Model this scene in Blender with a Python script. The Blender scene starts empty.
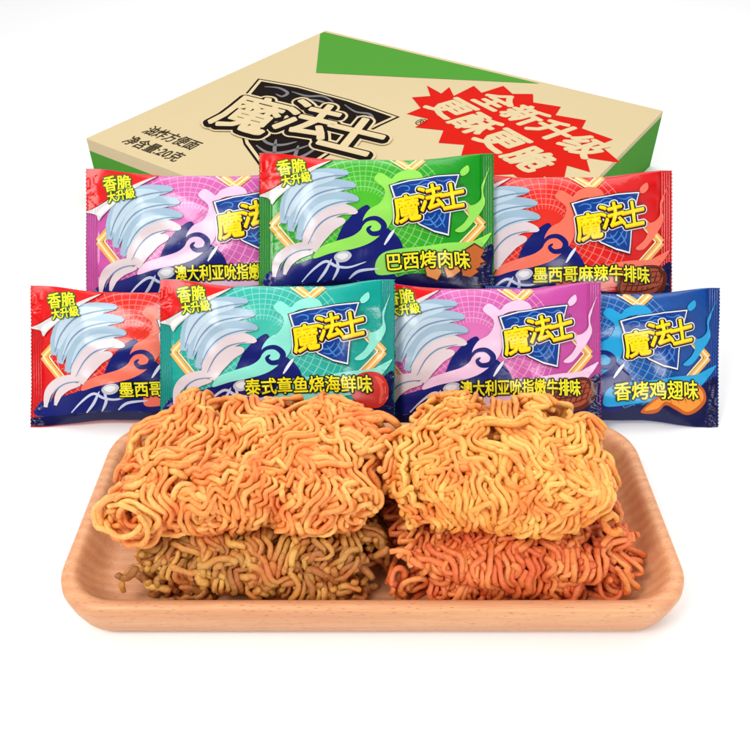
import bpy, bmesh, math, random
import numpy as np
from mathutils import Vector, Matrix, noise
R = math.radians
S = bpy.context.scene
COL = S.collection
PITCH = R(38.8)

# ------------------------------------------------------------------ helpers
def tag(o, label=None, cat=None, group=None, kind=None):
    if label: o['label'] = label
    if cat: o['category'] = cat
    if group: o['group'] = group
    if kind: o['kind'] = kind
    return o

def link(name, me, parent=None):
    o = bpy.data.objects.new(name, me)
    COL.objects.link(o)
    if parent: o.parent = parent
    return o

def srgb(r, g, b, k=1.0):
    f = lambda c: ((c / 255 + .055) / 1.055) ** 2.4 if c > 10 else c / 255 / 12.92
    return (f(r) * k, f(g) * k, f(b) * k, 1)

def new_mat(name, color, rough=.5, spec=.5, coat=0.0):
    m = bpy.data.materials.new(name); m.use_nodes = True
    b = m.node_tree.nodes['Principled BSDF']
    b.inputs['Base Color'].default_value = color
    b.inputs['Roughness'].default_value = rough
    b.inputs['Specular IOR Level'].default_value = spec
    b.inputs['Coat Weight'].default_value = coat
    b.inputs['Coat Roughness'].default_value = .12
    return m

class N:
    """tiny node-graph builder"""
    def __init__(s, m): s.t = m.node_tree; s.b = s.t.nodes['Principled BSDF']
    def add(s, typ, **kw):
        n = s.t.nodes.new(typ)
        for k, v in kw.items(): setattr(n, k, v)
        return n
    def ln(s, a, b): s.t.links.new(a, b)
    def val(s, sock, v):
        if hasattr(v, 'is_output') or hasattr(v, 'links'): s.ln(v, sock)
        else: sock.default_value = v
    def math(s, op, a, b=0.0, c=0.0):
        n = s.add('ShaderNodeMath', operation=op)
        s.val(n.inputs[0], a); s.val(n.inputs[1], b); s.val(n.inputs[2], c)
        return n.outputs[0]
    def mix(s, f, a, b):
        n = s.add('ShaderNodeMix', data_type='RGBA')
        s.val(n.inputs[0], f); s.val(n.inputs[6], a); s.val(n.inputs[7], b)
        return n.outputs[2]
    def obj(s):
        tc = s.add('ShaderNodeTexCoord'); return tc.outputs['Object']
    def noise(s, vec, scale, detail=3, rough=.5):
        n = s.add('ShaderNodeTexNoise'); s.ln(vec, n.inputs['Vector'])
        n.inputs['Scale'].default_value = scale; n.inputs['Detail'].default_value = detail
        n.inputs['Roughness'].default_value = rough
        return n.outputs['Fac']
    def bump(s, h, strength, dist):
        n = s.add('ShaderNodeBump'); s.ln(h, n.inputs['Height'])
        n.inputs['Strength'].default_value = strength; n.inputs['Distance'].default_value = dist
        s.ln(n.outputs[0], s.b.inputs['Normal'])
    def mapping(s, vec, scale):
        n = s.add('ShaderNodeMapping'); s.ln(vec, n.inputs[0]); n.inputs['Scale'].default_value = scale
        return n.outputs[0]

_ink = {}
def ink(rgb, rough=.34, name='print_ink'):
    k = (rgb, rough)
    if k not in _ink:
        m = new_mat(name, srgb(*rgb), rough, .04 if rough > .8 else .3, 0)
        n = N(m); o = n.obj()
        f = n.noise(o, 9, 4)
        c = n.mix(n.math('MULTIPLY', f, .35), srgb(*rgb), srgb(*[int(v * .88) for v in rgb]))
        n.ln(c, n.b.inputs['Base Color'])
        n.bump(n.noise(o, 26, 3), .10, .01)
        _ink[k] = m
    return _ink[k]

# ------------------------------------------------------------------ 2-D shapes
def spline(pts, closed=True, n=6):
    out = []; L = len(pts)
    rng = range(L) if closed else range(L - 1)
    for i in rng:
        g = lambda j: pts[j % L] if closed else pts[max(0, min(L - 1, j))]
        p0, p1, p2, p3 = g(i - 1), g(i), g(i + 1), g(i + 2)
        for k in range(n):
            t = k / n
            out.append(tuple(.5 * ((2 * b) + (-a + c) * t + (2 * a - 5 * b + 4 * c - d) * t * t +
                                   (-a + 3 * b - 3 * c + d) * t ** 3) for a, b, c, d in zip(p0, p1, p2, p3)))
    if not closed: out.append(tuple(pts[-1]))
    return out

def poly_mesh(polys):
    """list of 2-D outlines -> (verts2d, tris)"""
    V, F = [], []
    for P in polys:
        bm = bmesh.new()
        vs = [bm.verts.new((x, y, 0)) for x, y in P]
        f = bm.faces.new(vs); f.normal_update()
        bmesh.ops.triangulate(bm, faces=[f], ngon_method='EAR_CLIP')
        bm.verts.index_update()
        o = len(V); V += [(v.co.x, v.co.y) for v in bm.verts]
        F += [tuple(o + v.index for v in f.verts) for f in bm.faces]
        bm.free()
    return V, F

def stroke(pts, w, taper=True, n=5):
    P = spline(pts, False, n); L = len(P); a, b = [], []
    for i, (x, y) in enumerate(P):
        x0, y0 = P[max(0, i - 1)]; x1, y1 = P[min(L - 1, i + 1)]
        dx, dy = x1 - x0, y1 - y0; l = math.hypot(dx, dy) or 1
        t = i / (L - 1); k = w / 2 * ((math.sin(math.pi * min(1, max(.06, t))) ** .6 if taper else 1) + (.06 if taper else 0))
        a.append((x - dy / l * k, y + dx / l * k)); b.append((x + dy / l * k, y - dx / l * k))
    V = a + b; F = []
    for i in range(L - 1): F += [(i, i + 1, L + i + 1), (i, L + i + 1, L + i)]
    return V, F

_glyph = {}
def glyphs(text, offset=0.0, res=2):
    """outline of a line of writing, filled: ((verts2d, tris), width); y up, size 1"""
    k = (text, offset)
    if k not in _glyph:
        c = bpy.data.curves.new('writing', 'FONT'); c.body = text; c.size = 1; c.offset = offset; c.resolution_u = res
        c.align_x = 'CENTER'; c.align_y = 'CENTER'
        o = bpy.data.objects.new('writing', c); COL.objects.link(o)
        dg = bpy.context.evaluated_depsgraph_get()
        m = bpy.data.meshes.new_from_object(o.evaluated_get(dg))
        bm = bmesh.new(); bm.from_mesh(m)
        bmesh.ops.triangulate(bm, faces=bm.faces[:])
        bm.verts.index_update()
        V = [(v.co.x, v.co.y) for v in bm.verts]; F = [tuple(v.index for v in f.verts) for f in bm.faces]
        bm.free(); bpy.data.objects.remove(o); bpy.data.curves.remove(c); bpy.data.meshes.remove(m)
        xs = [v[0] for v in V]; ys = [v[1] for v in V]
        cx, cy = (min(xs) + max(xs)) / 2, (min(ys) + max(ys)) / 2
        _glyph[k] = ([(x - cx, y - cy) for x, y in V], F, max(xs) - min(xs), max(ys) - min(ys))
    return _glyph[k]

def write(text, cx, cy, w, h, rot=0, offset=0.0, shear=0.0):
    """centre, width and height in art units (y DOWN), rot in degrees, rising to the right when positive"""
    V0, F0, W0, H0 = glyphs(text, 0.0)
    V, F = V0, F0
    c, s = math.cos(R(rot)), math.sin(R(rot)); out = []
    for x, y in V:
        X = x / W0 * w; Y = y / H0 * h; X += shear * Y
        out.append((cx + X * c - Y * s, cy - (X * s + Y * c)))
    return out, F

def bold(sh, rgb, lev, fat, n=8):
    return [(shift(sh, fat * math.cos(2 * math.pi * k / n + .2), fat * math.sin(2 * math.pi * k / n + .2)), rgb, lev + k * .05) for k in range(n)] + [(sh, rgb, lev + n * .05)]

def cat_shapes(*sh):
    V, F = [], []
    for v, f in sh:
        o = len(V); V += list(v); F += [tuple(o + i for i in t) for t in f]
    return V, F
def shift(sh, dx, dy): return [(x + dx, y + dy) for x, y in sh[0]], sh[1]

_sub = {}; _keep = []
def drape(name, layers, place, parent, maxlen=5.0, step=.0011, base=.0018, smooth=True, matte=False, keep=False):
    """layers: list of (shape, rgb, level). place(u, v, lift) -> xyz. One mesh, a material slot per colour."""
    V, F, MI, mats = [], [], [], []
    for sh, rgb, lev in layers:
        if rgb not in mats: mats.append(rgb)
        ck = (id(sh[0]), maxlen)
        if ck in _sub:
            o = len(V); V += [place(x, y, base + step * lev) for x, y in _sub[ck][0]]
            F += [[o + i for i in f] for f in _sub[ck][1]]; MI += [mats.index(rgb)] * len(_sub[ck][1])
            continue
        bm = bmesh.new()
        vs = [bm.verts.new((x, y, 0)) for x, y in sh[0]]
        for f in sh[1]:
            try: bm.faces.new([vs[i] for i in f])
            except ValueError: pass
        for _ in range(6):
            es = [e for e in bm.edges if e.calc_length() > maxlen]
            if not es: break
            bmesh.ops.subdivide_edges(bm, edges=es, cuts=1)
            bmesh.ops.triangulate(bm, faces=[f for f in bm.faces if len(f.verts) > 3])
        bm.verts.index_update(); o = len(V)
        xy = [(v.co.x, v.co.y) for v in bm.verts]; tf = [[v.index for v in f.verts] for f in bm.faces]
        V += [place(x, y, base + step * lev) for x, y in xy]
        F += [[o + i for i in f] for f in tf]; MI += [mats.index(rgb)] * len(tf)
        if keep: _sub[ck] = (xy, tf); _keep.append(sh[0])
        bm.free()
    me = bpy.data.meshes.new(name); me.from_pydata(V, [], F)
    for m in mats: me.materials.append(ink(m, .85 if matte else .23) if not hasattr(m, 'node_tree') else m)
    me.polygons.foreach_set('material_index', MI)
    me.update()
    # make every face look outward
    bm = bmesh.new(); bm.from_mesh(me)
    ref = Vector(place(100, 60, 1.0)) - Vector(place(100, 60, 0.0))
    for f in bm.faces:
        if f.normal.dot(ref) < 0: f.normal_flip()
    bm.to_mesh(me); bm.free()
    me.polygons.foreach_set('use_smooth', [smooth] * len(me.polygons))
    return link(name, me, parent)

# ------------------------------------------------------------------ logo, in the art units of a pack
def logo_layers(fill=(255, 226, 20), low=(240, 150, 20), line=(22, 16, 20), halo=(235, 235, 240), shield=(18, 60, 140),
                fili=(70, 130, 205), l0=0, grow=1.0):
    sh = [(132.5, 33), (150, 27.5), (175, 23.8), (198, 23), (195, 33), (191, 50), (189, 66), (187.5, 84), (174, 81),
          (160, 74), (147, 63), (137, 48)]
    def scaled(P, k, cx=168, cy=48): return [(cx + (x - cx) * k, cy + (y - cy) * k) for x, y in P]
    def edge(P):
        out = []
        for i in range(len(P)):
            a, b = P[i], P[(i + 1) % len(P)]
            out += [a, ((a[0] * 2 + b[0]) / 3, (a[1] * 2 + b[1]) / 3), ((a[0] + 2 * b[0]) / 3, (a[1] + 2 * b[1]) / 3)]
        return out
    L = [(poly_mesh([edge(scaled(sh, 1.09))]), line, l0), (poly_mesh([edge(scaled(sh, 1.055))]), halo, l0 + 1),
         (poly_mesh([edge(sh)]), shield, l0 + 2)]
    curls = [[(137, 36), (143, 33), (149, 34), (149, 38), (145, 38)], [(150, 32), (158, 31), (164, 27), (171, 28)],
             [(176, 27), (183, 29), (189, 27), (192, 30), (188, 33), (185, 31)], [(160, 33), (166, 31), (172, 32)],
             [(158, 66), (166, 70), (172, 68), (176, 62)], [(164, 74), (171, 75), (177, 70), (182, 60)],
             [(174, 78), (180, 75), (184, 68), (185, 58)], [(168, 66), (172, 72), (178, 79)], [(178, 64), (181, 70), (185, 78)]]
    for c in curls: L.append((stroke(c, 1.5), fili, l0 + 3))
    g = [('魔', 147, 57.5, 25, 28, 12), ('法', 170, 45.5, 24, 26, 14), ('士', 192, 44, 24, 25, 13)]
    G = lambda off, dx=0, dy=0: cat_shapes(*[shift(write(t, x, y, w, h, r, off, .08), dx, dy) for t, x, y, w, h, r in g])
    i = l0 + 4
    for k in range(26):
        a = k * math.pi / 13
        L.append((G(.03, 3.5 * math.cos(a) + .3, 3.5 * math.sin(a) + .6), halo, i + k * .03))
    i += 1
    for k in range(22):
        a = k * math.pi / 11
        L.append((G(.03, 2.45 * math.cos(a) + .3, 2.45 * math.sin(a) + .8), line, i + k * .03))
    if low:
        L += bold(G(0, .35, .95), low, i + 1, .6, 6)
    L += bold(G(0, 0, 0), fill, i + 2, .72, 8)
    return L

def lettering(text, cx, cy, w, h, rot, fill, line, off, fat, lev, n=10, ring=None):
    L = []
    if ring:
        for k in range(n):
            a = 2 * math.pi * k / n
            L.append((shift(write(text, cx, cy, w, h, rot, off), ring[1] * math.cos(a), ring[1] * math.sin(a)), ring[0], lev - 1 + k * .05))
    for k in range(n):
        a = 2 * math.pi * k / n
        L.append((shift(write(text, cx, cy, w, h, rot, off), fat * math.cos(a), fat * math.sin(a)), line, lev + k * .05))
    L += bold(write(text, cx, cy, w, h, rot, off), fill, lev + 1, .34, 6)
    return L

# ------------------------------------------------------------------ snack packs
W, H = 235.0, 145.0
def c4(*p): return [((x - 30) / 3 * (W / 234), (y - 22) / 3) for x, y in p]
def sstep(a, b, x):
    t = max(0, min(1, (x - a) / (b - a))); return t * t * (3 - 2 * t)

def pack_surface(s, seed, hh):
    rnd = random.Random(seed)
    creases = [(rnd.uniform(10, 135), rnd.choice((0, 1)), rnd.uniform(4, 9), rnd.uniform(.5, 1.4), rnd.uniform(-.25, .25)) for _ in range(16)]
    dents = [(rnd.uniform(30, 205), rnd.choice((4, 141)), rnd.uniform(5, 12), rnd.uniform(.8, 2.2)) for _ in range(9)]
    off = Vector((seed * 3.1, seed * 1.7, 0))
    def place(u, v, lift):
        if lift > 0: lift += .0026
        if lift > 0: u = max(.8, min(W - .8, u)); v = max(.5, min(H - .5, v))
        e = sstep(11, 62, u) * sstep(11, 62, W - u)
        q = abs(2 * v / H - 1); g = max(0, 1 - q ** 3.2) ** .55
        z = 13.5 * (e ** .8) * g
        if 12 < u < W - 12:
            for cv, side, wd, am, sl in creases:
                du = (u - 12) if side == 0 else (W - 12 - u)
                z += am * math.exp(-((v - cv - sl * du) / wd) ** 2 * 1.5) * math.exp(-du / 16) * min(1, du / 4)
            for cu, cv, wd, am in dents:
                z -= am * math.exp(-((u - cu) / wd) ** 2) * math.exp(-abs(v - cv) / 12) * min(1, g * 1.5)
            z += noise.noise(Vector((u * .035, v * .05, 0)) + off) * 1.6 * e
        else:
            z += .38 * math.cos((u if u < 20 else W - u) * math.pi * 2 / 2.35)
        z += 1.6 * noise.noise(Vector((u * .012, v * .02, 5)) + off) * (1 - e)
        pin = 1 - .095 * sstep(6, 80, u) * sstep(6, 80, W - u)
        vv = (v - H / 2) * pin + .8 * noise.noise(Vector((u * .03, 9, 0)) + off) * (q ** 6)
        return ((u - W / 2) * s, -vv * s * hh, z * s + lift)
    return place

def film_material(base, dark, lite):
    m = new_mat('printed_film', srgb(*base), .18, .35, 0)
    n = N(m); at = n.add('ShaderNodeAttribute', attribute_name='art').outputs['Vector']
    sep = n.add('ShaderNodeSeparateXYZ'); n.ln(at, sep.inputs[0]); X, Y = sep.outputs[0], sep.outputs[1]
    dx = n.math('SUBTRACT', X, 104.0); dy = n.math('SUBTRACT', Y, 62.0)
    r = n.math('SQRT', n.math('ADD', n.math('MULTIPLY', dx, dx), n.math('MULTIPLY', dy, dy)))
    rw = n.math('ADD', n.math('MULTIPLY', n.math('SINE', n.math('MULTIPLY', r, .15)), 1.6), r)
    ring = n.math('LESS_THAN', n.math('FRACT', n.math('DIVIDE', rw, 6.8)), .15)
    ang = n.math('MULTIPLY', n.math('ARCTAN2', dy, dx), 48 / (2 * math.pi))
    ray = n.math('LESS_THAN', n.math('ABSOLUTE', n.math('SUBTRACT', n.math('FRACT', ang), .5)), n.math('DIVIDE', 2.6, n.math('MAXIMUM', r, 6)))
    inside = n.math('MULTIPLY', n.math('LESS_THAN', r, 84), n.math('GREATER_THAN', r, 24))
    g = n.math('MULTIPLY', n.math('MAXIMUM', ring, ray), inside)
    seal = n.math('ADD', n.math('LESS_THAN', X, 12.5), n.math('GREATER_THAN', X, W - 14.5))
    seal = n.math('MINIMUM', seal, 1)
    nz = n.noise(at, .025, 2)
    c0 = n.mix(n.math('MULTIPLY', nz, .9), srgb(*base), srgb(*dark))
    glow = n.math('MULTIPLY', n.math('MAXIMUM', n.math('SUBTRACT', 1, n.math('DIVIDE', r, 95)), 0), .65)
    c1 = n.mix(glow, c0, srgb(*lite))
    c2 = n.mix(n.math('MULTIPLY', g, .42), c1, srgb(*[int(v * .45 + 255 * .55) for v in lite]))
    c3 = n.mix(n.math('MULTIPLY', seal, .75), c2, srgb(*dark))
    n.ln(c3, n.b.inputs['Base Color'])
    n.bump(n.noise(at, .22, 4), .12, .012)
    return m

NAVY = (20, 28, 110); DNAVY = (12, 14, 70); YEL = (250, 240, 40); BLK = (18, 16, 14)

_packlogo = []
def make_pack(kind, label, X, Y, Z, s, seed, base, dark, lite, pale, flavour, fbox, food, corner=True, rz=0, hh=1.0):
    place = pack_surface(s, seed, hh)
    root = link('snack_pack', None)
    tag(root, label, 'snack pack', 'instant noodle snack packs leaning in two rows')
    # film: front sheet, back sheet in one mesh
    us = [i * .47 for i in range(26)] + list(np.linspace(12.6, W - 14.6, 120)) + [W - 14.1 + i * .47 for i in range(31)]
    us = [u for u in us if u < W - .2] + [W]
    vs = [H * i / 78 for i in range(79)]
    V, F, A = [], [], []
    nu, nv = len(us), len(vs)
    for side in (0, 1):
        for i, u in enumerate(us):
            for j, v in enumerate(vs):
                x, y, z = place(u, v, 0)
                if i in (0, nu - 1): x += (.9 if j % 2 else -.2) * s * (1 if i == 0 else -1)
                if side:
                    edge = i in (0, nu - 1) or j in (0, nv - 1)
                    z = z - .0015 if edge else -.25 * max(z, 0) - .006 if 14 < u < W - 15 else z - .0045
                V.append((x, y, z)); A.append((u, v, 0))
    def idx(sd, i, j): return sd * nu * nv + i * nv + j
    for i in range(nu - 1):
        for j in range(nv - 1):
            F.append((idx(0, i, j), idx(0, i, j + 1), idx(0, i + 1, j + 1), idx(0, i + 1, j)))
            F.append((idx(1, i, j), idx(1, i + 1, j), idx(1, i + 1, j + 1), idx(1, i, j + 1)))
    for i in range(nu - 1):
        F.append((idx(0, i, 0), idx(0, i + 1, 0), idx(1, i + 1, 0), idx(1, i, 0)))
        F.append((idx(0, i, nv - 1), idx(1, i, nv - 1), idx(1, i + 1, nv - 1), idx(0, i + 1, nv - 1)))
    for j in range(nv - 1):
        F.append((idx(0, 0, j), idx(1, 0, j), idx(1, 0, j + 1), idx(0, 0, j + 1)))
        F.append((idx(0, nu - 1, j), idx(0, nu - 1, j + 1), idx(1, nu - 1, j + 1), idx(1, nu - 1, j)))
    me = bpy.data.meshes.new('film'); me.from_pydata(V, [], F)
    at = me.attributes.new('art', 'FLOAT_VECTOR', 'POINT'); at.data.foreach_set('vector', [c for a in A for c in a])
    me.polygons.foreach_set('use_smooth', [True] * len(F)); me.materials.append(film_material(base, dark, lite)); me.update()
    link('film', me, root)
    # ---- printed pattern: waves, curls, chevrons, all abstract
    P = lambda *p: poly_mesh([spline(c4(*p))])
    Pl = lambda *p: poly_mesh([c4(*p)])
    St = lambda w, *p: stroke(c4(*p), w)
    L = []
    gold, gold2 = (240, 176, 84), (250, 224, 170)
    for w, col, lev, d in ((7, gold, 0, 0), (2.2, gold2, .5, 0)):
        for pts in (((116, 190), (68, 240), (132, 318)), ((645, 180), (700, 238), (640, 304)), ((440, 26), (484, 62), (520, 26))):
            q = c4(*pts)
            if w == 7: q = q
            for a, b in ((q[0], q[1]), (q[1], q[2])):
                n = 10; pl = [(a[0] + (b[0] - a[0]) * t / n, a[1] + (b[1] - a[1]) * t / n) for t in range(n + 1)]
                L.append((stroke(pl, w, False, 1), col, lev))
                pl2 = [(x + (6.5 if a[0] < 60 or b[0] < 60 else -6.5), y) for x, y in pl]
                if w == 7 and q[0][0] < 130 and q[0][0] > 2: L.append((stroke(pl2, 1.6, False, 1), gold2, lev + .2))
                elif w == 7: L.append((stroke(pl2, 1.6, False, 1), gold2, lev + .2))
    # deep blue wave along the foot and up behind the middle
    L.append((P((58, 424), (50, 392), (78, 372), (130, 366), (190, 352), (240, 332), (262, 300), (282, 252), (318, 206), (352, 182),
                (366, 200), (384, 232), (420, 262), (446, 290), (458, 326), (440, 362), (430, 400), (440, 434), (250, 440)), NAVY, 1))
    L.append((P((728, 300), (700, 312), (665, 346), (620, 384), (560, 402), (470, 406), (400, 440), (560, 452), (735, 450), (726, 380)), DNAVY, 1.3))
    L.append((P((34, 452), (34, 428), (200, 424), (420, 426), (660, 420), (722, 424), (722, 452), (400, 456)), DNAVY, 1.6))
    # pale flame-like swirls round the shield
    L.append((P((374, 96), (390, 74), (410, 84), (424, 96), (442, 76), (478, 62), (508, 72), (518, 96), (500, 104), (478, 98), (446, 104),
                (424, 126), (436, 178), (430, 222), (412, 258), (370, 300), (320, 322), (250, 338), (196, 352), (214, 320), (262, 300),
                (312, 282), (338, 258), (342, 226), (360, 196), (388, 178), (404, 150), (402, 126)), pale, 2))
    L.append((P((718, 66), (704, 98), (694, 122), (694, 156), (676, 176), (646, 186), (656, 206), (640, 236), (612, 262), (640, 262),
                (676, 222), (704, 176), (700, 130)), pale, 2))
    L.append((P((652, 58), (632, 72), (628, 88), (642, 90), (656, 76)), pale, 2))
    L.append((P((386, 408), (378, 372), (398, 340), (440, 326), (520, 316), (600, 300), (660, 292), (690, 278), (724, 262), (700, 300), (672, 330),
                (640, 360), (560, 384), (470, 398)), pale, 2.3))
    # blue curl inside the pale swirl
    L.append((St(5.5, (330, 262), (350, 232), (380, 226), (402, 246), (396, 270), (370, 276), (356, 262), (366, 250)), NAVY, 3.2))
    L.append((St(3, (404, 312), (420, 284), (434, 262)), (226, 230, 244), 3.2))
    if corner:
        sil, sil2, line = (158, 186, 206), (188, 208, 222), (118, 140, 172)
        # pale silver-blue cloud swirl and a soft white one under it
        # wind-blown silver-blue wisps sweeping across the left half, each a tapered blade
        wl, wd, wp = sil, (112, 140, 172), (222, 206, 210)
        for w, col, lev, pts in (
                (17, wl, 3, ((104, 236), (118, 176), (160, 120), (226, 84), (300, 74))), (18, wl, 3.2, ((126, 262), (146, 200), (188, 150), (248, 120), (322, 118))),
                (16, sil2, 3.4, ((116, 214), (142, 150), (190, 104), (262, 88))), (17, wl, 3.6, ((150, 290), (176, 232), (214, 188), (268, 160), (330, 164))),
                (15, wp, 3.8, ((168, 318), (190, 262), (228, 218), (276, 196), (326, 206))), (14, wp, 4, ((196, 330), (214, 284), (246, 248), (290, 232))),
                (9, sil2, 4.2, ((140, 236), (170, 176), (218, 138), (286, 130))), (8, sil2, 4.3, ((168, 262), (198, 208), (242, 178), (300, 172))),
                (10, wp, 4, ((76, 396), (86, 350), (120, 322), (176, 312), (214, 320))), (8, wp, 4.1, ((108, 392), (122, 358), (152, 338), (196, 332)))):
            L.append((stroke(c4(*pts), w, True, 8), col, lev))
        for pts in (((108, 226), (130, 170), (176, 118), (240, 90), (300, 82)), ((134, 252), (158, 196), (200, 152), (258, 130), (320, 126)),
                    ((160, 282), (188, 228), (226, 192), (280, 172), (328, 172)), ((180, 306), (206, 256), (244, 222), (300, 208)), ((92, 380), (108, 348), (146, 326), (196, 322))):
            L.append((St(1.5, *pts), wd, 4.7))
        # trailing ribbons over the blue foot
        for pts in (((160, 420), (196, 386), (232, 364), (262, 380), (300, 384), (352, 366)), ((206, 426), (230, 396), (250, 356)),
                    ((252, 424), (268, 388), (262, 352)), ((300, 420), (330, 396), (392, 388))):
            L.append((St(2.8, *pts), (206, 212, 236), 3.6))
        L.append((P((256, 352), (270, 336), (296, 332), (308, 346), (294, 364), (268, 368)), (196, 196, 206), 4.2))
        L.append((P((264, 350), (276, 340), (294, 340), (296, 350), (280, 360)), (232, 232, 236), 4.6))
        # red corner with its turned-back silver edge
        e = lambda a, b: [(a[0] + (b[0] - a[0]) * t / 8, a[1] + (b[1] - a[1]) * t / 8) for t in range(8)]
        tri = e((.6, .6), (76, .6)) + e((76, .6), (1, 43)) + e((1, 43), (.6, .6))
        L.append((poly_mesh([tri]), (222, 14, 14), 5))
        L.append((P((32, 152), (60, 138), (120, 104), (180, 66), (246, 30), (190, 76), (130, 124), (86, 160), (70, 178), (60, 160)), (214, 210, 208), 5.6))
        L.append((P((66, 150), (120, 116), (190, 70), (130, 120), (88, 152), (74, 164)), (244, 242, 240), 6))
    drape('printed_pattern', L, place, root, maxlen=3.2)
    # ---- food picture
    food(place, root)
    # ---- logo and writing
    if not _packlogo: _packlogo.extend(logo_layers(l0=7))
    ll = _packlogo; nsh = 12
    lg = drape('logo', ll[:nsh], place, root, maxlen=6, keep=True)
    drape('logo_lettering', ll[nsh:], place, lg, maxlen=7, keep=True)
    drape('trademark_sign', [(write('®', 202, 33, 4.2, 4.2), (60, 60, 70), 7)], place, root)
    fx, fy, fw, fh, fr = fbox
    drape('flavour_name', lettering(flavour, fx, fy, fw, fh, fr, YEL, BLK, .022, 1.7, 8), place, root, maxlen=6)
    if corner:
        a = lettering('香脆', 33, 13.5, 29, 16, 10, YEL, (24, 96, 40), .022, 1.5, 8)
        b = lettering('大升級', 38, 26.5, 30, 11, 12, YEL, (24, 96, 40), .02, 1.4, 11)
        drape('slogan', a + b, place, root, maxlen=6)
    root.location = Vector((0, 0, 3.25)) + Vector((0, math.cos(PITCH), -math.sin(PITCH))) * (4.775 - Z) + Vector((X, 0, 0)) + \
        Vector((0, math.sin(PITCH), math.cos(PITCH))) * Y
    root.rotation_euler = (math.pi / 2 - PITCH, 0, 0)
    root.rotation_euler.rotate_axis('Z', R(rz))
    return root

def food_chunks(place, root):
    P = lambda *p: poly_mesh([c4(*p)])
    br, dk, lt = (196, 104, 48), (92, 42, 22), (230, 150, 84)
    L = []
    for pts, c in ((((630, 330), (672, 300), (702, 316), (690, 336), (706, 352), (676, 372), (640, 372)), br), (((524, 384), (566, 370), (572, 396), (560, 420), (530, 410)), lt),
                   (((580, 380), (620, 366), (628, 384), (606, 404), (590, 408)), lt), (((634, 376), (668, 366), (684, 380), (660, 398), (636, 396)), br)):
        cx = sum(p[0] for p in pts) / len(pts); cy = sum(p[1] for p in pts) / len(pts)
        L.append((P(*[(cx + (x - cx) * 1.14, cy + (y - cy) * 1.14) for x, y in pts]), dk, 5)); L.append((P(*pts), c, 5.5))
    drape('food_picture', L, place, root)
def food_octopus(place, root):
    P = lambda *p: poly_mesh([spline(c4(*p))])
    L = [(P((600, 360), (610, 320), (648, 300), (690, 306), (712, 342), (708, 384), (680, 408), (640, 404), (612, 388)), (206, 52, 44), 5),
         (P((672, 312), (700, 330), (704, 372), (684, 396), (688, 350)), (232, 92, 76), 5.5),
         (stroke(c4((596, 408), (620, 394), (650, 412), (688, 430), (706, 420)), 5), (190, 44, 40), 5.2)]
    drape('food_picture', L, place, root)
def food_steak(place, root):
    P = lambda *p: poly_mesh([spline(c4(*p))])
    L = [(P((556, 400), (566, 350), (620, 318), (684, 308), (714, 332), (708, 376), (676, 404), (620, 420), (580, 418)), (92, 34, 20), 5),
         (P((566, 396), (576, 356), (624, 328), (682, 318), (702, 336), (696, 370), (668, 394), (618, 408), (584, 408)), (168, 76, 48), 5.4)]
    for k in range(7):
        L.append((stroke(c4((578 + k * 18, 404 - k * 4), (600 + k * 17, 340 - k * 3)), 1.6), (96, 34, 22), 5.8))
    for k in range(4):
        L.append((stroke(c4((572, 398 - k * 16), (630, 392 - k * 19), (698, 366 - k * 14)), 1.5), (96, 34, 22), 6.0))
    drape('food_picture', L, place, root)
def food_wing(place, root):
    P = lambda *p: poly_mesh([spline(c4(*p))])
    L = [(P((490, 424), (520, 384), (568, 352), (620, 340), (650, 318), (684, 336), (692, 372), (668, 404), (630, 422), (590, 408), (560, 398), (540, 424), (512, 432)), (196, 92, 24), 5),
         (P((500, 420), (526, 388), (572, 358), (622, 348), (652, 328), (678, 342), (682, 370), (660, 396), (630, 412), (596, 398), (560, 386), (536, 412)), (240, 150, 56), 5.4)]
    for k in range(5):
        L.append((stroke(c4((548 + k * 26, 384 - k * 6), (566 + k * 25, 372 - k * 4), (580 + k * 24, 392 - k * 3)), 1.4), (204, 104, 32), 5.8))
    drape('food_picture', L, place, root)

GREEN = dict(base=(28, 168, 34), dark=(8, 120, 20), lite=(104, 212, 60), pale=(150, 226, 92))
PINK = dict(base=(206, 84, 168), dark=(176, 60, 140), lite=(232, 136, 196), pale=(240, 200, 228))
RED = dict(base=(226, 16, 20), dark=(196, 6, 10), lite=(240, 70, 52), pale=(246, 120, 96))
TEAL = dict(base=(24, 172, 156), dark=(10, 140, 132), lite=(90, 214, 190), pale=(140, 230, 212))
BLUE = dict(base=(18, 84, 160), dark=(10, 52, 128), lite=(30, 112, 190), pale=(38, 160, 214))

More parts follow.
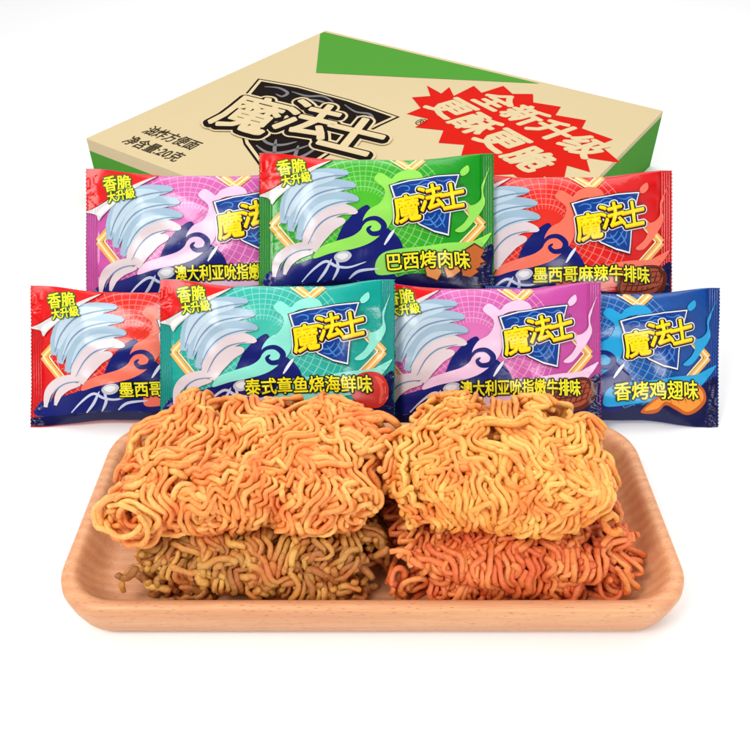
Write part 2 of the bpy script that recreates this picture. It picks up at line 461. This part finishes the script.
def build_packs():
    mk = make_pack
    mk('b', 'pink snack pack with steak picture in the back row, left of the green pack', -1.132, .881, -.175, .0066, 3, flavour='澳大利亚吮指嫩牛排味',
       fbox=(153, 108, 120, 17, 2), food=food_steak, **PINK)
    mk('b', 'red snack pack in the back row, right of the green pack', 1.185, .871, -.175, .0066, 4, flavour='墨西哥麻辣牛排味',
       fbox=(152, 108, 117, 17, 2), food=food_steak, **RED)
    mk('b', 'green snack pack in the middle of the back row, topmost of all packs', .0096, .961, -.045, .006427, 5, flavour='巴西烤肉味',
       fbox=(169, 112, 82, 18, 5), food=food_chunks, **GREEN)
    mk('f', 'red snack pack in the front row at the far left, behind the tray corner', -1.442, .118, 0, .006367, 6, flavour='墨西哥麻辣牛排味',
       fbox=(152, 108, 117, 17, 2), food=food_steak, hh=.975, **RED)
    mk('f', 'dark blue snack pack with chicken wing picture at the right end of the front row', 1.442, .115, 0, .006367, 7, flavour='香烤鸡翅味',
       fbox=(169, 109, 86, 20, 4), food=food_wing, corner=False, rz=-.6, hh=.965, **BLUE)
    mk('f', 'pink snack pack in the front row between the teal and the dark blue pack', .673, .127, .125, .0062, 8, flavour='澳大利亚吮指嫩牛排味',
       fbox=(153, 108, 120, 17, 2), food=food_steak, **PINK)
    mk('f', 'teal snack pack in the front row, frontmost, right above the left noodle stack', -.588, .139, .255, .006027, 9, flavour='泰式章鱼烧海鲜味',
       fbox=(150, 108, 124, 18, 3), food=food_octopus, **TEAL)

# ------------------------------------------------------------------ carton
def carton():
    cL, cB, cR, cF = map(Vector, ((-2.742, 6.947, .542), (-.616, 10.022, .727), (2.916, 7.581, .58), (.79, 4.506, .396)))
    root = link('carton', None); root.location = (cF.x, cF.y, 0)
    tag(root, 'flat beige and green cardboard carton lying behind the snack packs', 'carton')
    o = Vector((cF.x, cF.y, 0)); L, B, Rr, Fq = (v - o for v in (cL, cB, cR, cF))
    bei = new_mat('beige_board', srgb(226, 204, 160), .7, .12)
    n = N(bei); oc = n.obj(); f = n.noise(n.mapping(oc, (1, 1, 1)), 3.0, 5, .6); g = n.noise(oc, 90, 2)
    c = n.mix(n.math('MULTIPLY', f, .35), srgb(216, 197, 154), srgb(206, 186, 142))
    c = n.mix(n.math('MULTIPLY', g, .18), c, srgb(190, 164, 120)); n.ln(c, n.b.inputs['Base Color']); n.bump(n.noise(oc, 40, 4), .06, .01)
    side = new_mat('board_edge', srgb(204, 184, 146), .65, .3)
    grn = new_mat('green_print', srgb(74, 150, 50), .75, .05)
    n = N(grn); oc = n.obj(); f = n.noise(oc, 4, 5)
    n.ln(n.mix(n.math('MULTIPLY', f, .4), srgb(78, 150, 52), srgb(66, 134, 44)), n.b.inputs['Base Color'])
    me = bpy.data.meshes.new('box_walls'); bm = bmesh.new()
    def q(a, b, t0, t1, mi, k=10):
        # wall strip under the lid edge a-b between depths t0 and t1 below the lid
        for i in range(k):
            pa = a.lerp(b, i / k); pb = a.lerp(b, (i + 1) / k)
            d = lambda p, t: Vector((p.x, p.y, 0 if t is None else p.z - t))
            f = bm.faces.new([bm.verts.new(d(pa, t0)), bm.verts.new(d(pb, t0)), bm.verts.new(d(pb, t1)), bm.verts.new(d(pa, t1))])
            f.material_index = mi
    for a, b, st in ((L, Fq, .115), (Fq, Rr, .05), (Rr, B, .05), (B, L, .115)):
        q(a, b, 0, st, 1); q(a, b, st, None, 2)
    bm.faces.new([bm.verts.new(v) for v in (L, Fq, Rr, B)])
    bmesh.ops.remove_doubles(bm, verts=bm.verts, dist=1e-4)
    bmesh.ops.recalc_face_normals(bm, faces=bm.faces)
    bm.to_mesh(me); bm.free()
    for m in (bei, side, grn): me.materials.append(m)
    walls = link('box_walls', me, root)
    bv = walls.modifiers.new('soft_folds', 'BEVEL'); bv.width = .012; bv.segments = 2; bv.limit_method = 'ANGLE'; bv.angle_limit = R(40)
    # printing on the lid: (u along back-right edge, v from back-right edge to the left corner)
    eu = (Rr - B); ev = (L - B); au = 4.293; bvv = 3.738
    nn = eu.cross(ev).normalized(); nn = nn if nn.z > 0 else -nn
    def place(u, v, lift):
        p = B + eu * (u / au) + ev * (v / bvv) + nn * (lift * 1.5); return tuple(p)
    def seg(P, k=6):
        out = []
        for i in range(len(P)):
            a, b = P[i], P[(i + 1) % len(P)]
            out += [(a[0] + (b[0] - a[0]) * t / k, a[1] + (b[1] - a[1]) * t / k) for t in range(k)]
        return out
    gtop = new_mat('green_print_lid', srgb(80, 152, 52), .75, .05)
    drape('green_panel', [(poly_mesh([seg([(.02, .06), (.02, .14), (.774, 1.189), (2.95, .06)])]), gtop, 0)], place, root, maxlen=.6, smooth=False)
    # logo in black and beige
    lb = (222, 202, 158); kk = (26, 18, 16)
    ll = logo_layers(fill=lb, low=None, line=kk, halo=lb, shield=kk, fili=(126, 122, 124), l0=0)
    T = []
    for (V, F), rgb, lev in ll:
        V2 = [(.50 + (x - 132) * .0262 + (y - 50) * .004, 1.46 + (y - 23) * .0268 + (x - 132) * .0035) for x, y in V]
        T.append(((V2, F), rgb, lev))
    lg = drape('logo', T[:12], place, root, maxlen=.8, smooth=False, matte=True)
    drape('logo_lettering', T[12:], place, lg, maxlen=.8, smooth=False, matte=True)
    dk = (60, 50, 36)
    T = [*bold(write('油炸方便面', .66, 3.26, .66, .19), dk, 0, .0022, 4)]
    drape('product_kind_print', T, place, root, maxlen=.8, smooth=False, matte=True)
    drape('trademark_sign', [(write('®', 2.42, 1.62, .10, .16), dk, 0)], place, root, maxlen=.8, smooth=False, matte=True)
    T = bold(write('净含量:20克', .69, 3.52, .70, .18), dk, 0, .0022, 4)
    drape('net_weight_print', T, place, root, maxlen=.8, smooth=False, matte=True)
    rd = (214, 30, 18)
    burst = [(2.02, 1.16), (2.16, 1.02), (1.98, .80), (2.22, .90), (2.20, .70), (2.36, .88), (2.40, .52), (2.56, .64), (2.66, .34), (2.84, .48), (3.02, .36), (3.12, .56), (3.40, .50), (3.44, .72),
             (3.74, .66), (3.78, .86), (4.12, .92), (4.06, 1.10), (4.36, 1.34), (4.06, 1.42), (4.20, 1.66), (3.98, 1.66), (4.10, 2.02), (3.90, 1.96), (3.94, 2.24), (3.66, 2.08), (3.50, 2.22), (3.36, 1.98),
             (3.12, 2.06), (3.02, 1.82), (2.80, 1.92), (2.70, 1.66), (2.44, 1.76), (2.44, 1.52), (2.20, 1.54), (2.24, 1.34)]
    T = [(poly_mesh([seg(burst, 2)]), rd, 0)]
    for ch, i in zip('全新升级', range(4)):
        T += bold(write(ch, 2.80 + i * .385, .74 + i * .155, .38, .41, -20), lb, 1, .018, 8)
    for ch, i in zip('更酥更脆', range(4)):
        T += bold(write(ch, 2.50 + i * .385, 1.17 + i * .185, .38, .43, -22), lb, 1, .018, 8)
    drape('starburst_print', T, place, root, maxlen=.8, smooth=False, matte=True)

def display_board():
    # thin white board that the two rows of packs lean on; its back rests on the carton
    me = bpy.data.meshes.new('display_board'); bm = bmesh.new()
    bmesh.ops.create_cube(bm, size=1); bmesh.ops.scale(bm, vec=(3.7, 1.5, .02), verts=bm.verts)
    bmesh.ops.bevel(bm, geom=bm.edges[:], offset=.004, segments=2, affect='EDGES')
    bm.to_mesh(me); bm.free()
    me.materials.append(new_mat('white_board', (.82, .82, .82, 1), .5, .4))
    o = link('display_board', me)
    c = Vector((0, 0, 3.25)) + Vector((0, math.cos(PITCH), -math.sin(PITCH))) * 5.05 + Vector((0.03, 0, 0)) + Vector((0, math.sin(PITCH), math.cos(PITCH))) * .48
    o.location = c; o.rotation_euler = (math.pi / 2 - PITCH, 0, 0)
    tag(o, 'white board the two rows of snack packs lean on, hidden behind them', 'board')

# ------------------------------------------------------------------ tray
def rrect(cx, cy, hx, hy, r, k=10):
    P = []
    for sx, sy, a0 in ((1, -1, -90), (1, 1, 0), (-1, 1, 90), (-1, -1, 180)):
        for i in range(k + 1):
            a = R(a0 + 90 * i / k)
            P.append((cx + sx * (hx - r) + r * math.cos(a), cy + sy * (hy - r) + r * math.sin(a)))
    return P
def tray():
    cx, cy = -.012, 2.655; hx, hy = 1.512, .65
    # (inset, z, corner radius)
    prof = [(.30, 0.0, .18), (.08, 0.0, .22), (.05, .010, .23), (.03, .04, .24), (.012, .12, .25), (.0, .20, .26), (.003, .226, .26), (.014, .241, .25), (.034, .246, .24), (.056, .241, .23),
            (.072, .228, .22), (.085, .20, .21), (.115, .14, .19), (.15, .095, .17), (.2, .074, .14), (.3, .069, .1)]
    V, F = [], []; n = None
    for ins, z, r in prof:
        P = rrect(cx, cy, hx - ins, hy - ins, max(.05, r), 12); n = len(P)
        V += [(x, y, z) for x, y in P]
    for i in range(len(prof) - 1):
        for j in range(n):
            a, b = i * n + j, i * n + (j + 1) % n
            F.append((a, b, b + n, a + n))
    F.append(tuple(range(n - 1, -1, -1))); F.append(tuple((len(prof) - 1) * n + j for j in range(n)))
    me = bpy.data.meshes.new('wooden_tray'); me.from_pydata([(x - cx, y - cy, z) for x, y, z in V], [], F)
    me.update()
    bm = bmesh.new(); bm.from_mesh(me); bmesh.ops.recalc_face_normals(bm, faces=bm.faces); bm.to_mesh(me); bm.free()
    me.polygons.foreach_set('use_smooth', [True] * len(me.polygons))
    m = new_mat('beech_wood', srgb(226, 164, 126), .42, .4)
    nd = N(m); oc = nd.obj()
    g1 = nd.noise(nd.mapping(oc, (1.1, 9, 9)), 2.2, 6, .6)
    wv = nd.add('ShaderNodeTexWave', wave_type='BANDS', bands_direction='Y'); nd.ln(nd.mapping(oc, (.12, 1, 1.3)), wv.inputs['Vector'])
    wv.inputs['Scale'].default_value = 5; wv.inputs['Distortion'].default_value = 7; wv.inputs['Detail'].default_value = 3; wv.inputs['Detail Scale'].default_value = .8
    fine = nd.noise(nd.mapping(oc, (4, 110, 110)), 1.6, 4, .6)
    fleck = nd.add('ShaderNodeTexVoronoi'); nd.ln(nd.mapping(oc, (10, 75, 75)), fleck.inputs['Vector']); fleck.inputs['Scale'].default_value = 1.4
    fk = nd.math('LESS_THAN', fleck.outputs['Distance'], .17)
    c = nd.mix(g1, srgb(230, 176, 128), srgb(210, 148, 102))
    c = nd.mix(nd.math('MULTIPLY', wv.outputs['Fac'], .42), c, srgb(200, 128, 92))
    c = nd.mix(nd.math('MULTIPLY', nd.math('SUBTRACT', fine, .42), 1.1), c, srgb(176, 104, 72))
    c = nd.mix(nd.math('MULTIPLY', fk, .7), c, srgb(160, 92, 62))
    nd.ln(c, nd.b.inputs['Base Color'])
    nd.ln(nd.math('ADD', nd.math('MULTIPLY', fine, .2), .33), nd.b.inputs['Roughness'])
    nd.bump(fine, .12, .01)
    me.materials.append(m)
    o = link('wooden_tray', me); o.location = (cx, cy, 0)
    tag(o, 'shallow beech wood tray with rounded corners under the noodle cakes', 'tray')

# ------------------------------------------------------------------ fried noodle cakes
def noodle_mat(name, ca, cb, cc, dark):
    m = new_mat(name, ca, .36, .5)
    n = N(m); oc = n.obj(); t = n.add('ShaderNodeAttribute', attribute_name='tint').outputs['Fac']
    nz = n.noise(oc, 7, 3); ns = n.noise(oc, 55, 3)
    c = n.mix(t, ca, cb)
    r = n.add('ShaderNodeMapRange'); n.ln(nz, r.inputs[0]); r.inputs[1].default_value = .42; r.inputs[2].default_value = .68
    c = n.mix(n.math('MULTIPLY', r.outputs[0], .75), c, cc)
    r2 = n.add('ShaderNodeMapRange'); n.ln(ns, r2.inputs[0]); r2.inputs[1].default_value = .56; r2.inputs[2].default_value = .74
    c = n.mix(n.math('MULTIPLY', r2.outputs[0], .45), c, dark)
    n.ln(c, n.b.inputs['Base Color'])
    n.b.inputs['Subsurface Weight'].default_value = .03
    n.b.inputs['Subsurface Radius'].default_value = (.05, .02, .008)
    n.b.inputs['Subsurface Scale'].default_value = .5
    vo = n.add('ShaderNodeTexVoronoi', feature='SMOOTH_F1'); n.ln(oc, vo.inputs['Vector']); vo.inputs['Scale'].default_value = 48
    n.bump(n.math('ADD', n.math('MULTIPLY', n.noise(oc, 90, 4, .65), 1.0), n.math('MULTIPLY', vo.outputs['Distance'], .8)), .55, .008)
    return m

def cake(name, label, group, center, half, seed, mat, rad=.0142, sticks=0, combs=0, front=1.7, layers=((1.0, .68), (.90, .76), (.78, .75), (.64, .65)), bundle=(2, 5), length=(.4, 1.5),
         vertical=.8, ds=.016, amp=(.016, .046), rough=.05, lobes=()):
    rng = np.random.default_rng(seed); C = np.array(center); hv = np.array(half)
    EX = 3.6
    ph = rng.uniform(0, 6.28, (6, 3)); fr = rng.uniform(2.0, 5.5, (6, 3))
    def bumpf(d):                                  # uneven outline of the block
        v = 0
        for k in range(6): v += np.sin(d @ fr[k] * 1.2 + ph[k, 0])
        return 1 + rough * v / 2.2
    def level(p):                                  # p in block space / half
        return (np.abs(p) ** EX).sum() ** (1 / EX)
    strands = []
    area = 8 * (hv[0] * hv[1] + hv[0] * hv[2] + hv[1] * hv[2])
    for lev, cover in layers:
        need = area * lev ** 2 * cover / (2.1 * rad); made = 0; ncomb = int(combs * (1 if lev > .85 else .5)); cq = [((i + rng.uniform(-.4, .4)) / max(1, ncomb - 1) * 2 - 1) * .95 for i in range(ncomb)]
        while made < need or cq:
            nb = rng.integers(bundle[0], bundle[1] + 1); Ln = rng.uniform(*length)
            # start on the surface: area-weighted face choice, nearly no underside
            face = rng.choice(5, p=np.array([hv[0] * hv[1] * 1.15, hv[0] * hv[2] * front, hv[0] * hv[2] * .7, hv[1] * hv[2], hv[1] * hv[2]]) /
                              (hv[0] * hv[1] * 1.15 + hv[0] * hv[2] * (front + .7) + 2 * hv[1] * hv[2]))
            q = rng.uniform(-.97, .97, 3)
            ax, sg = ((2, 1), (1, -1), (1, 1), (0, 1), (0, -1))[face]; q[ax] = sg
            p = q * hv * lev
            t = rng.normal(0, 1, 3)
            vw = 2.4
            if rng.random() < vertical: t = t * (.25, 1, 1); vw = 1.3
            if cq:                                     # curls that spill over the front edge and hang down it
                p = np.array((max(-.97, min(.97, cq.pop())), -rng.uniform(.3, .95), 1.0)) * hv * lev; t = np.array((rng.normal(0, .22), -1, -.05)); vw = .8
                nb = rng.integers(2, 5); Ln = rng.uniform(.42, .72)
            t /= np.linalg.norm(t)
            w = rng.normal(0, .5); A = rng.uniform(*amp); lam = rng.uniform(.10, .19); p0 = rng.uniform(0, 6.28); dr = rng.uniform(-.02, .02)
            n_ = int(Ln / ds); G, TT, NN = [], [], []
            for i in range(n_):
                w += rng.normal(0, .55) - .08 * w
                q = p / hv; nrm = np.sign(q) * np.abs(q) ** (EX - 1) / hv; nrm /= np.linalg.norm(nrm) + 1e-9
                b = np.cross(t, nrm); t = t + b * w * ds * vw; t -= nrm * (t @ nrm); t /= np.linalg.norm(t) + 1e-9
                p = p + t * ds; l = level(p / hv); p = p * (1 + (lev / l - 1) * .6)
                G.append(p.copy()); TT.append(t.copy()); NN.append(nrm)
            G, TT, NN = map(np.array, (G, TT, NN)); Bn = np.cross(TT, NN)
            s = np.arange(n_) * ds
            lamv = lam * (1 + .25 * np.sin(s * 5 + p0 * 2)); wave = A * np.sin(2 * np.pi * s / lamv + p0)
            Am = 1 + .5 * np.sin(s * 3.1 + p0 * 3)
            for k in range(nb):
                lat = (k - (nb - 1) / 2) * rad * 2.12
                P = G + Bn * (lat + wave * Am)[:, None] + NN * (dr * np.sin(s * 9 + k) + rng.normal(0, rad * .4) + .012 * np.sin(s * rng.uniform(12, 30) + rng.uniform(0, 6)))[:, None]
                i0 = rng.integers(0, max(1, n_ // 5)); i1 = n_ - rng.integers(0, max(1, n_ // 5))
                P = P[i0:i1]
                if len(P) < 6: continue
                P = P * np.array([bumpf(x) for x in P / hv])[:, None] if rough else P
                strands.append(P); made += len(P) * ds
    for k in range(sticks):                        # broken pieces poking out of the front and sides
        q = rng.uniform(-1, 1, 3); q[1] = rng.choice((-1, -1, -1, -.9)); 
        if rng.random() < .25: q[0] = rng.choice((-1, 1)); q[1] = rng.uniform(-1, .6)
        p = q * hv * rng.uniform(.88, .99); t = rng.normal(0, 1, 3) * (.8, .55, 1); t /= np.linalg.norm(t); kv = rng.normal(0, 5, 3)
        P = [p.copy()]
        for i in range(int(rng.uniform(.08, .26) / ds)):
            t = t + kv * ds; t /= np.linalg.norm(t); p = p + t * ds; p = np.clip(p, -hv * (1.06, 1.03, .95), hv * (1.06, 1.1, 1)); P.append(p.copy())
        if len(P) > 4: strands.append(np.array(P))
    for (lc, lr, cnt) in lobes:                    # loose coils standing out of the block
        for k in range(cnt):
            a = np.linspace(0, rng.uniform(5, 9), int(rng.uniform(5, 9) * lr / ds) + 8)
            rr = lr * rng.uniform(.45, 1) * (1 + .15 * np.sin(a * 2.3 + rng.uniform(0, 6)))
            nx = rng.normal(0, .35, 3) + np.array((0, -1, .35)); nx /= np.linalg.norm(nx)
            e1 = np.cross(nx, (0, 0, 1)); e1 /= np.linalg.norm(e1); e2 = np.cross(nx, e1)
            st = rng.uniform(0, 6)
            P = np.array(lc) + rng.normal(0, .03, 3) + rr[:, None] * (np.cos(a + st)[:, None] * e1 + np.sin(a + st)[:, None] * e2) + nx * (np.linspace(-.04, .04, len(a)))[:, None]
            strands.append(P)
    # ---- push strands apart so they lie against each other rather than through each other
    pts = np.concatenate(strands); sid = np.concatenate([np.full(len(p), i) for i, p in enumerate(strands)])
    idx = np.concatenate([np.arange(len(p)) for p in strands]); first = idx == 0
    last = np.roll(first, -1); D = rad * 2.12
    for it in range(7):
        cell = np.floor(pts / D).astype(np.int64) + 500
        key = (cell[:, 0] * 1024 + cell[:, 1]) * 1024 + cell[:, 2]
        o = np.argsort(key, kind='stable'); sk = key[o]; push = np.zeros_like(pts); cnt = np.zeros(len(pts))
        for dx in (-1, 0, 1):
            for dy in (-1, 0, 1):
                for dz in (-1, 0, 1):
                    nk = key + (dx * 1024 + dy) * 1024 + dz
                    a = np.searchsorted(sk, nk); e = np.searchsorted(sk, nk, 'right')
                    for j in range(int(min(14, (e - a).max()))):
                        m_ = np.nonzero(a + j < e)[0]; other = o[a[m_] + j]
                        ok = (sid[m_] != sid[other]) | (np.abs(idx[m_] - idx[other]) > 4); m_ = m_[ok]; other = other[ok]
                        dv = pts[m_] - pts[other]; dl = np.linalg.norm(dv, axis=1) + 1e-9
                        c_ = (dl < D); m_ = m_[c_]; dv = dv[c_]; dl = dl[c_]
                        np.add.at(push, m_, dv / dl[:, None] * ((D - dl) * .5)[:, None]); np.add.at(cnt, m_, 1)
        push /= np.maximum(cnt, 1)[:, None] ** .6
        pts = pts + np.clip(push, -.012, .012)
        sm = (np.roll(pts, 1, 0) + np.roll(pts, -1, 0)) / 2
        inner = ~(first | last); pts[inner] = pts[inner] * .84 + sm[inner] * .16
        zmin = -half[2] + rad
        low = pts[:, 2] < zmin; pts[low, 2] = zmin + (zmin - pts[low, 2]) * .1
    # ---- tubes
    K = 8; ang = np.arange(K) * 2 * np.pi / K; VV, FF, TI = [], [], []; base = 0; pos = 0
    for P0 in strands:
        n_ = len(P0); P = pts[pos:pos + n_]; pos += n_
        T = np.gradient(P, axis=0); T /= np.linalg.norm(T, axis=1)[:, None] + 1e-9
        ref = np.array((.3, .5, .8)); u = ref - T[0] * (ref @ T[0]); u /= np.linalg.norm(u)
        U = np.empty_like(P)
        for i in range(n_):
            u = u - T[i] * (u @ T[i]); u /= np.linalg.norm(u) + 1e-9; U[i] = u
        Bv = np.cross(T, U); s = np.arange(n_)
        rr = rad * rng.uniform(.9, 1.08) * (1 + .07 * np.sin(s * .9 + rng.uniform(0, 6)) + .05 * np.sin(s * .31 + rng.uniform(0, 6)))
        rr[0] *= .86; rr[-1] *= .86
        ca = (1 + .16 * np.cos(2 * ang)) * (1 + .09 * (1 - np.cos(4 * ang + math.pi)) / 2)
        ring = P[:, None, :] + rr[:, None, None] * ca[None, :, None] * (np.cos(ang)[None, :, None] * U[:, None, :] + np.sin(ang)[None, :, None] * Bv[:, None, :])
        VV.append(ring.reshape(-1, 3)); tv = rng.uniform(0, 1)
        TI.append(np.full(n_ * K, tv))
        i, j = np.meshgrid(np.arange(n_ - 1), np.arange(K), indexing='ij'); a = base + i * K + j; b = base + i * K + (j + 1) % K
        FF.append(np.stack([a, b, b + K, a + K], -1).reshape(-1, 4)); 
        VV.append(np.stack([P[0] - T[0] * rad * .15, P[-1] + T[-1] * rad * .15])); TI.append(np.full(2, tv))
        e0, e1 = base + n_ * K, base + n_ * K + 1; jj = np.arange(K); j2 = (jj + 1) % K
        FF.append(np.stack([np.full(K, e0), base + j2, base + jj, np.full(K, e0)], -1)); FF.append(np.stack([np.full(K, e1), base + (n_ - 1) * K + jj, base + (n_ - 1) * K + j2, np.full(K, e1)], -1))
        base += n_ * K + 2
    V = np.concatenate(VV); F = np.concatenate(FF); tint = np.concatenate(TI)
    tri = F[:, 0] == F[:, 3]
    sizes = np.where(tri, 3, 4); loops = F.reshape(-1)[~np.stack([np.zeros_like(tri)] * 3 + [tri], 1).reshape(-1)]
    me = bpy.data.meshes.new(name); me.vertices.add(len(V)); me.vertices.foreach_set('co', V.astype(np.float32).ravel())
    me.loops.add(len(loops)); me.loops.foreach_set('vertex_index', loops.astype(np.int32))
    me.polygons.add(len(F)); st = np.concatenate([[0], np.cumsum(sizes)[:-1]])
    me.polygons.foreach_set('loop_start', st.astype(np.int32))
    me.update(calc_edges=True); me.validate()
    me.polygons.foreach_set('use_smooth', [True] * len(me.polygons))
    at = me.attributes.new('tint', 'FLOAT', 'POINT'); at.data.foreach_set('value', tint.astype(np.float32))
    me.materials.append(mat)
    o = link(name, me); o.location = center
    tag(o, label, 'noodle cake', group)
    print(name, len(strands), 'strands', len(V), 'verts')
    return o

def noodles():
    g = 'fried noodle cakes stacked in pairs on the tray'
    light = noodle_mat('fried_noodle_golden', srgb(250, 190, 104), srgb(242, 150, 70), srgb(232, 108, 42), srgb(190, 64, 20))
    light2 = noodle_mat('fried_noodle_yellow', srgb(250, 194, 100), srgb(244, 162, 70), srgb(232, 118, 44), srgb(194, 72, 22))
    brown = noodle_mat('fried_noodle_brown', srgb(228, 172, 82), srgb(160, 98, 42), srgb(200, 100, 44), srgb(116, 58, 20))
    red = noodle_mat('fried_noodle_red', srgb(244, 158, 84), srgb(226, 112, 58), srgb(214, 86, 40), srgb(160, 44, 18))
    cake('noodle_cake', 'olive-brown cake of short broken fried noodles, lower one of the left stack', g, (-.575, 2.575, .222), (.60, .40, .15), 11, brown,
         rad=.0148, bundle=(1, 4), length=(.2, .65), vertical=.85, amp=(.01, .034), rough=.06, sticks=120, combs=8, front=1.1)
    cake('noodle_cake', 'reddish orange fried noodle cake, lower one of the right stack', g, (.66, 2.58, .222), (.61, .40, .15), 12, red,
         bundle=(2, 5), length=(.35, 1.2), vertical=.97, amp=(.014, .034), rough=.06, sticks=40, combs=16, front=.5,
         lobes=(((.5, -.36, -.05), .07, 6), ((-.5, -.37, 0), .06, 4)))
    cake('noodle_cake', 'pale golden orange fried noodle cake, upper one of the left stack', g, (-.575, 2.69, .555), (.655, .38, .165), 13, light,
         vertical=.8, combs=16, front=.6, rough=.04, lobes=(((-.56, -.34, -.02), .12, 16), ((.5, -.34, .02), .07, 4)))
    cake('noodle_cake', 'yellow golden fried noodle cake, upper one of the right stack', g, (.625, 2.69, .555), (.54, .38, .165), 14, light2,
         vertical=.8, combs=13, front=.6, rough=.04, lobes=(((-.46, -.32, -.06), .05, 3), ((.46, -.3, -.08), .06, 4)))

# ------------------------------------------------------------------ setting, light, camera
def setting():
    me = bpy.data.meshes.new('tabletop'); me.from_pydata([(-60, -20, 0), (60, -20, 0), (60, 90, 0), (-60, 90, 0)], [], [(0, 1, 2, 3)])
    m = new_mat('white_paper', (.93, .93, .93, 1), .6, .3)
    n = N(m); n.ln(n.mix(n.noise(n.obj(), 1.5, 3), (.935, .935, .935, 1), (.92, .92, .92, 1)), n.b.inputs['Base Color'])
    me.materials.append(m)
    o = link('tabletop', me); o['kind'] = 'structure'
    w = bpy.data.worlds.new('World'); S.world = w; w.use_nodes = True
    # studio: bright white all round, dim zone added behind camera to cut film haze
    t = w.node_tree; bg = t.nodes['Background']; bg.inputs[0].default_value = (1, 1, 1, 1)
    tc = t.nodes.new('ShaderNodeTexCoord'); dt = t.nodes.new('ShaderNodeVectorMath'); dt.operation = 'DOT_PRODUCT'
    t.links.new(tc.outputs['Generated'], dt.inputs[0]); dt.inputs[1].default_value = (0, -.82, .57)
    mr = t.nodes.new('ShaderNodeMapRange'); t.links.new(dt.outputs['Value'], mr.inputs[0])
    mr.inputs[1].default_value = .55; mr.inputs[2].default_value = .85; mr.inputs[3].default_value = .82; mr.inputs[4].default_value = .10
    t.links.new(mr.outputs[0], bg.inputs[1])
    def area(name, loc, target, size, power, col=(1, 1, 1)):
        l = bpy.data.lights.new(name, 'AREA'); l.shape = 'RECTANGLE'; l.size, l.size_y = size; l.energy = power; l.color = col
        o = bpy.data.objects.new(name, l); COL.objects.link(o); o.location = loc
        o.rotation_euler = (Vector(target) - Vector(loc)).to_track_quat('-Z', 'Y').to_euler()
    area('softbox', (-4.5, -.5, 7.5), (0, 3.2, .4), (3.4, 3.4), 500, (1, .98, .95))
    area('overhead_softbox', (2, 13, 15), (0, 9, 0), (20, 9), 1500)
    area('front_softbox', (3.6, -3.2, 4.2), (0, 2.4, .4), (2.4, 2.4), 240)
    cam = bpy.data.cameras.new('camera'); co = bpy.data.objects.new('camera', cam); COL.objects.link(co)
    co.location = (0, 0, 3.25); co.rotation_euler = (math.pi / 2 - PITCH, 0, 0)
    cam.lens = 36; cam.sensor_width = 36; cam.clip_start = .05; cam.clip_end = 300
    S.camera = co
    S.view_settings.view_transform = 'Standard'; S.view_settings.look = 'None'; S.view_settings.exposure = 0; S.view_settings.gamma = 1

setting(); tray(); carton(); display_board(); build_packs(); noodles()
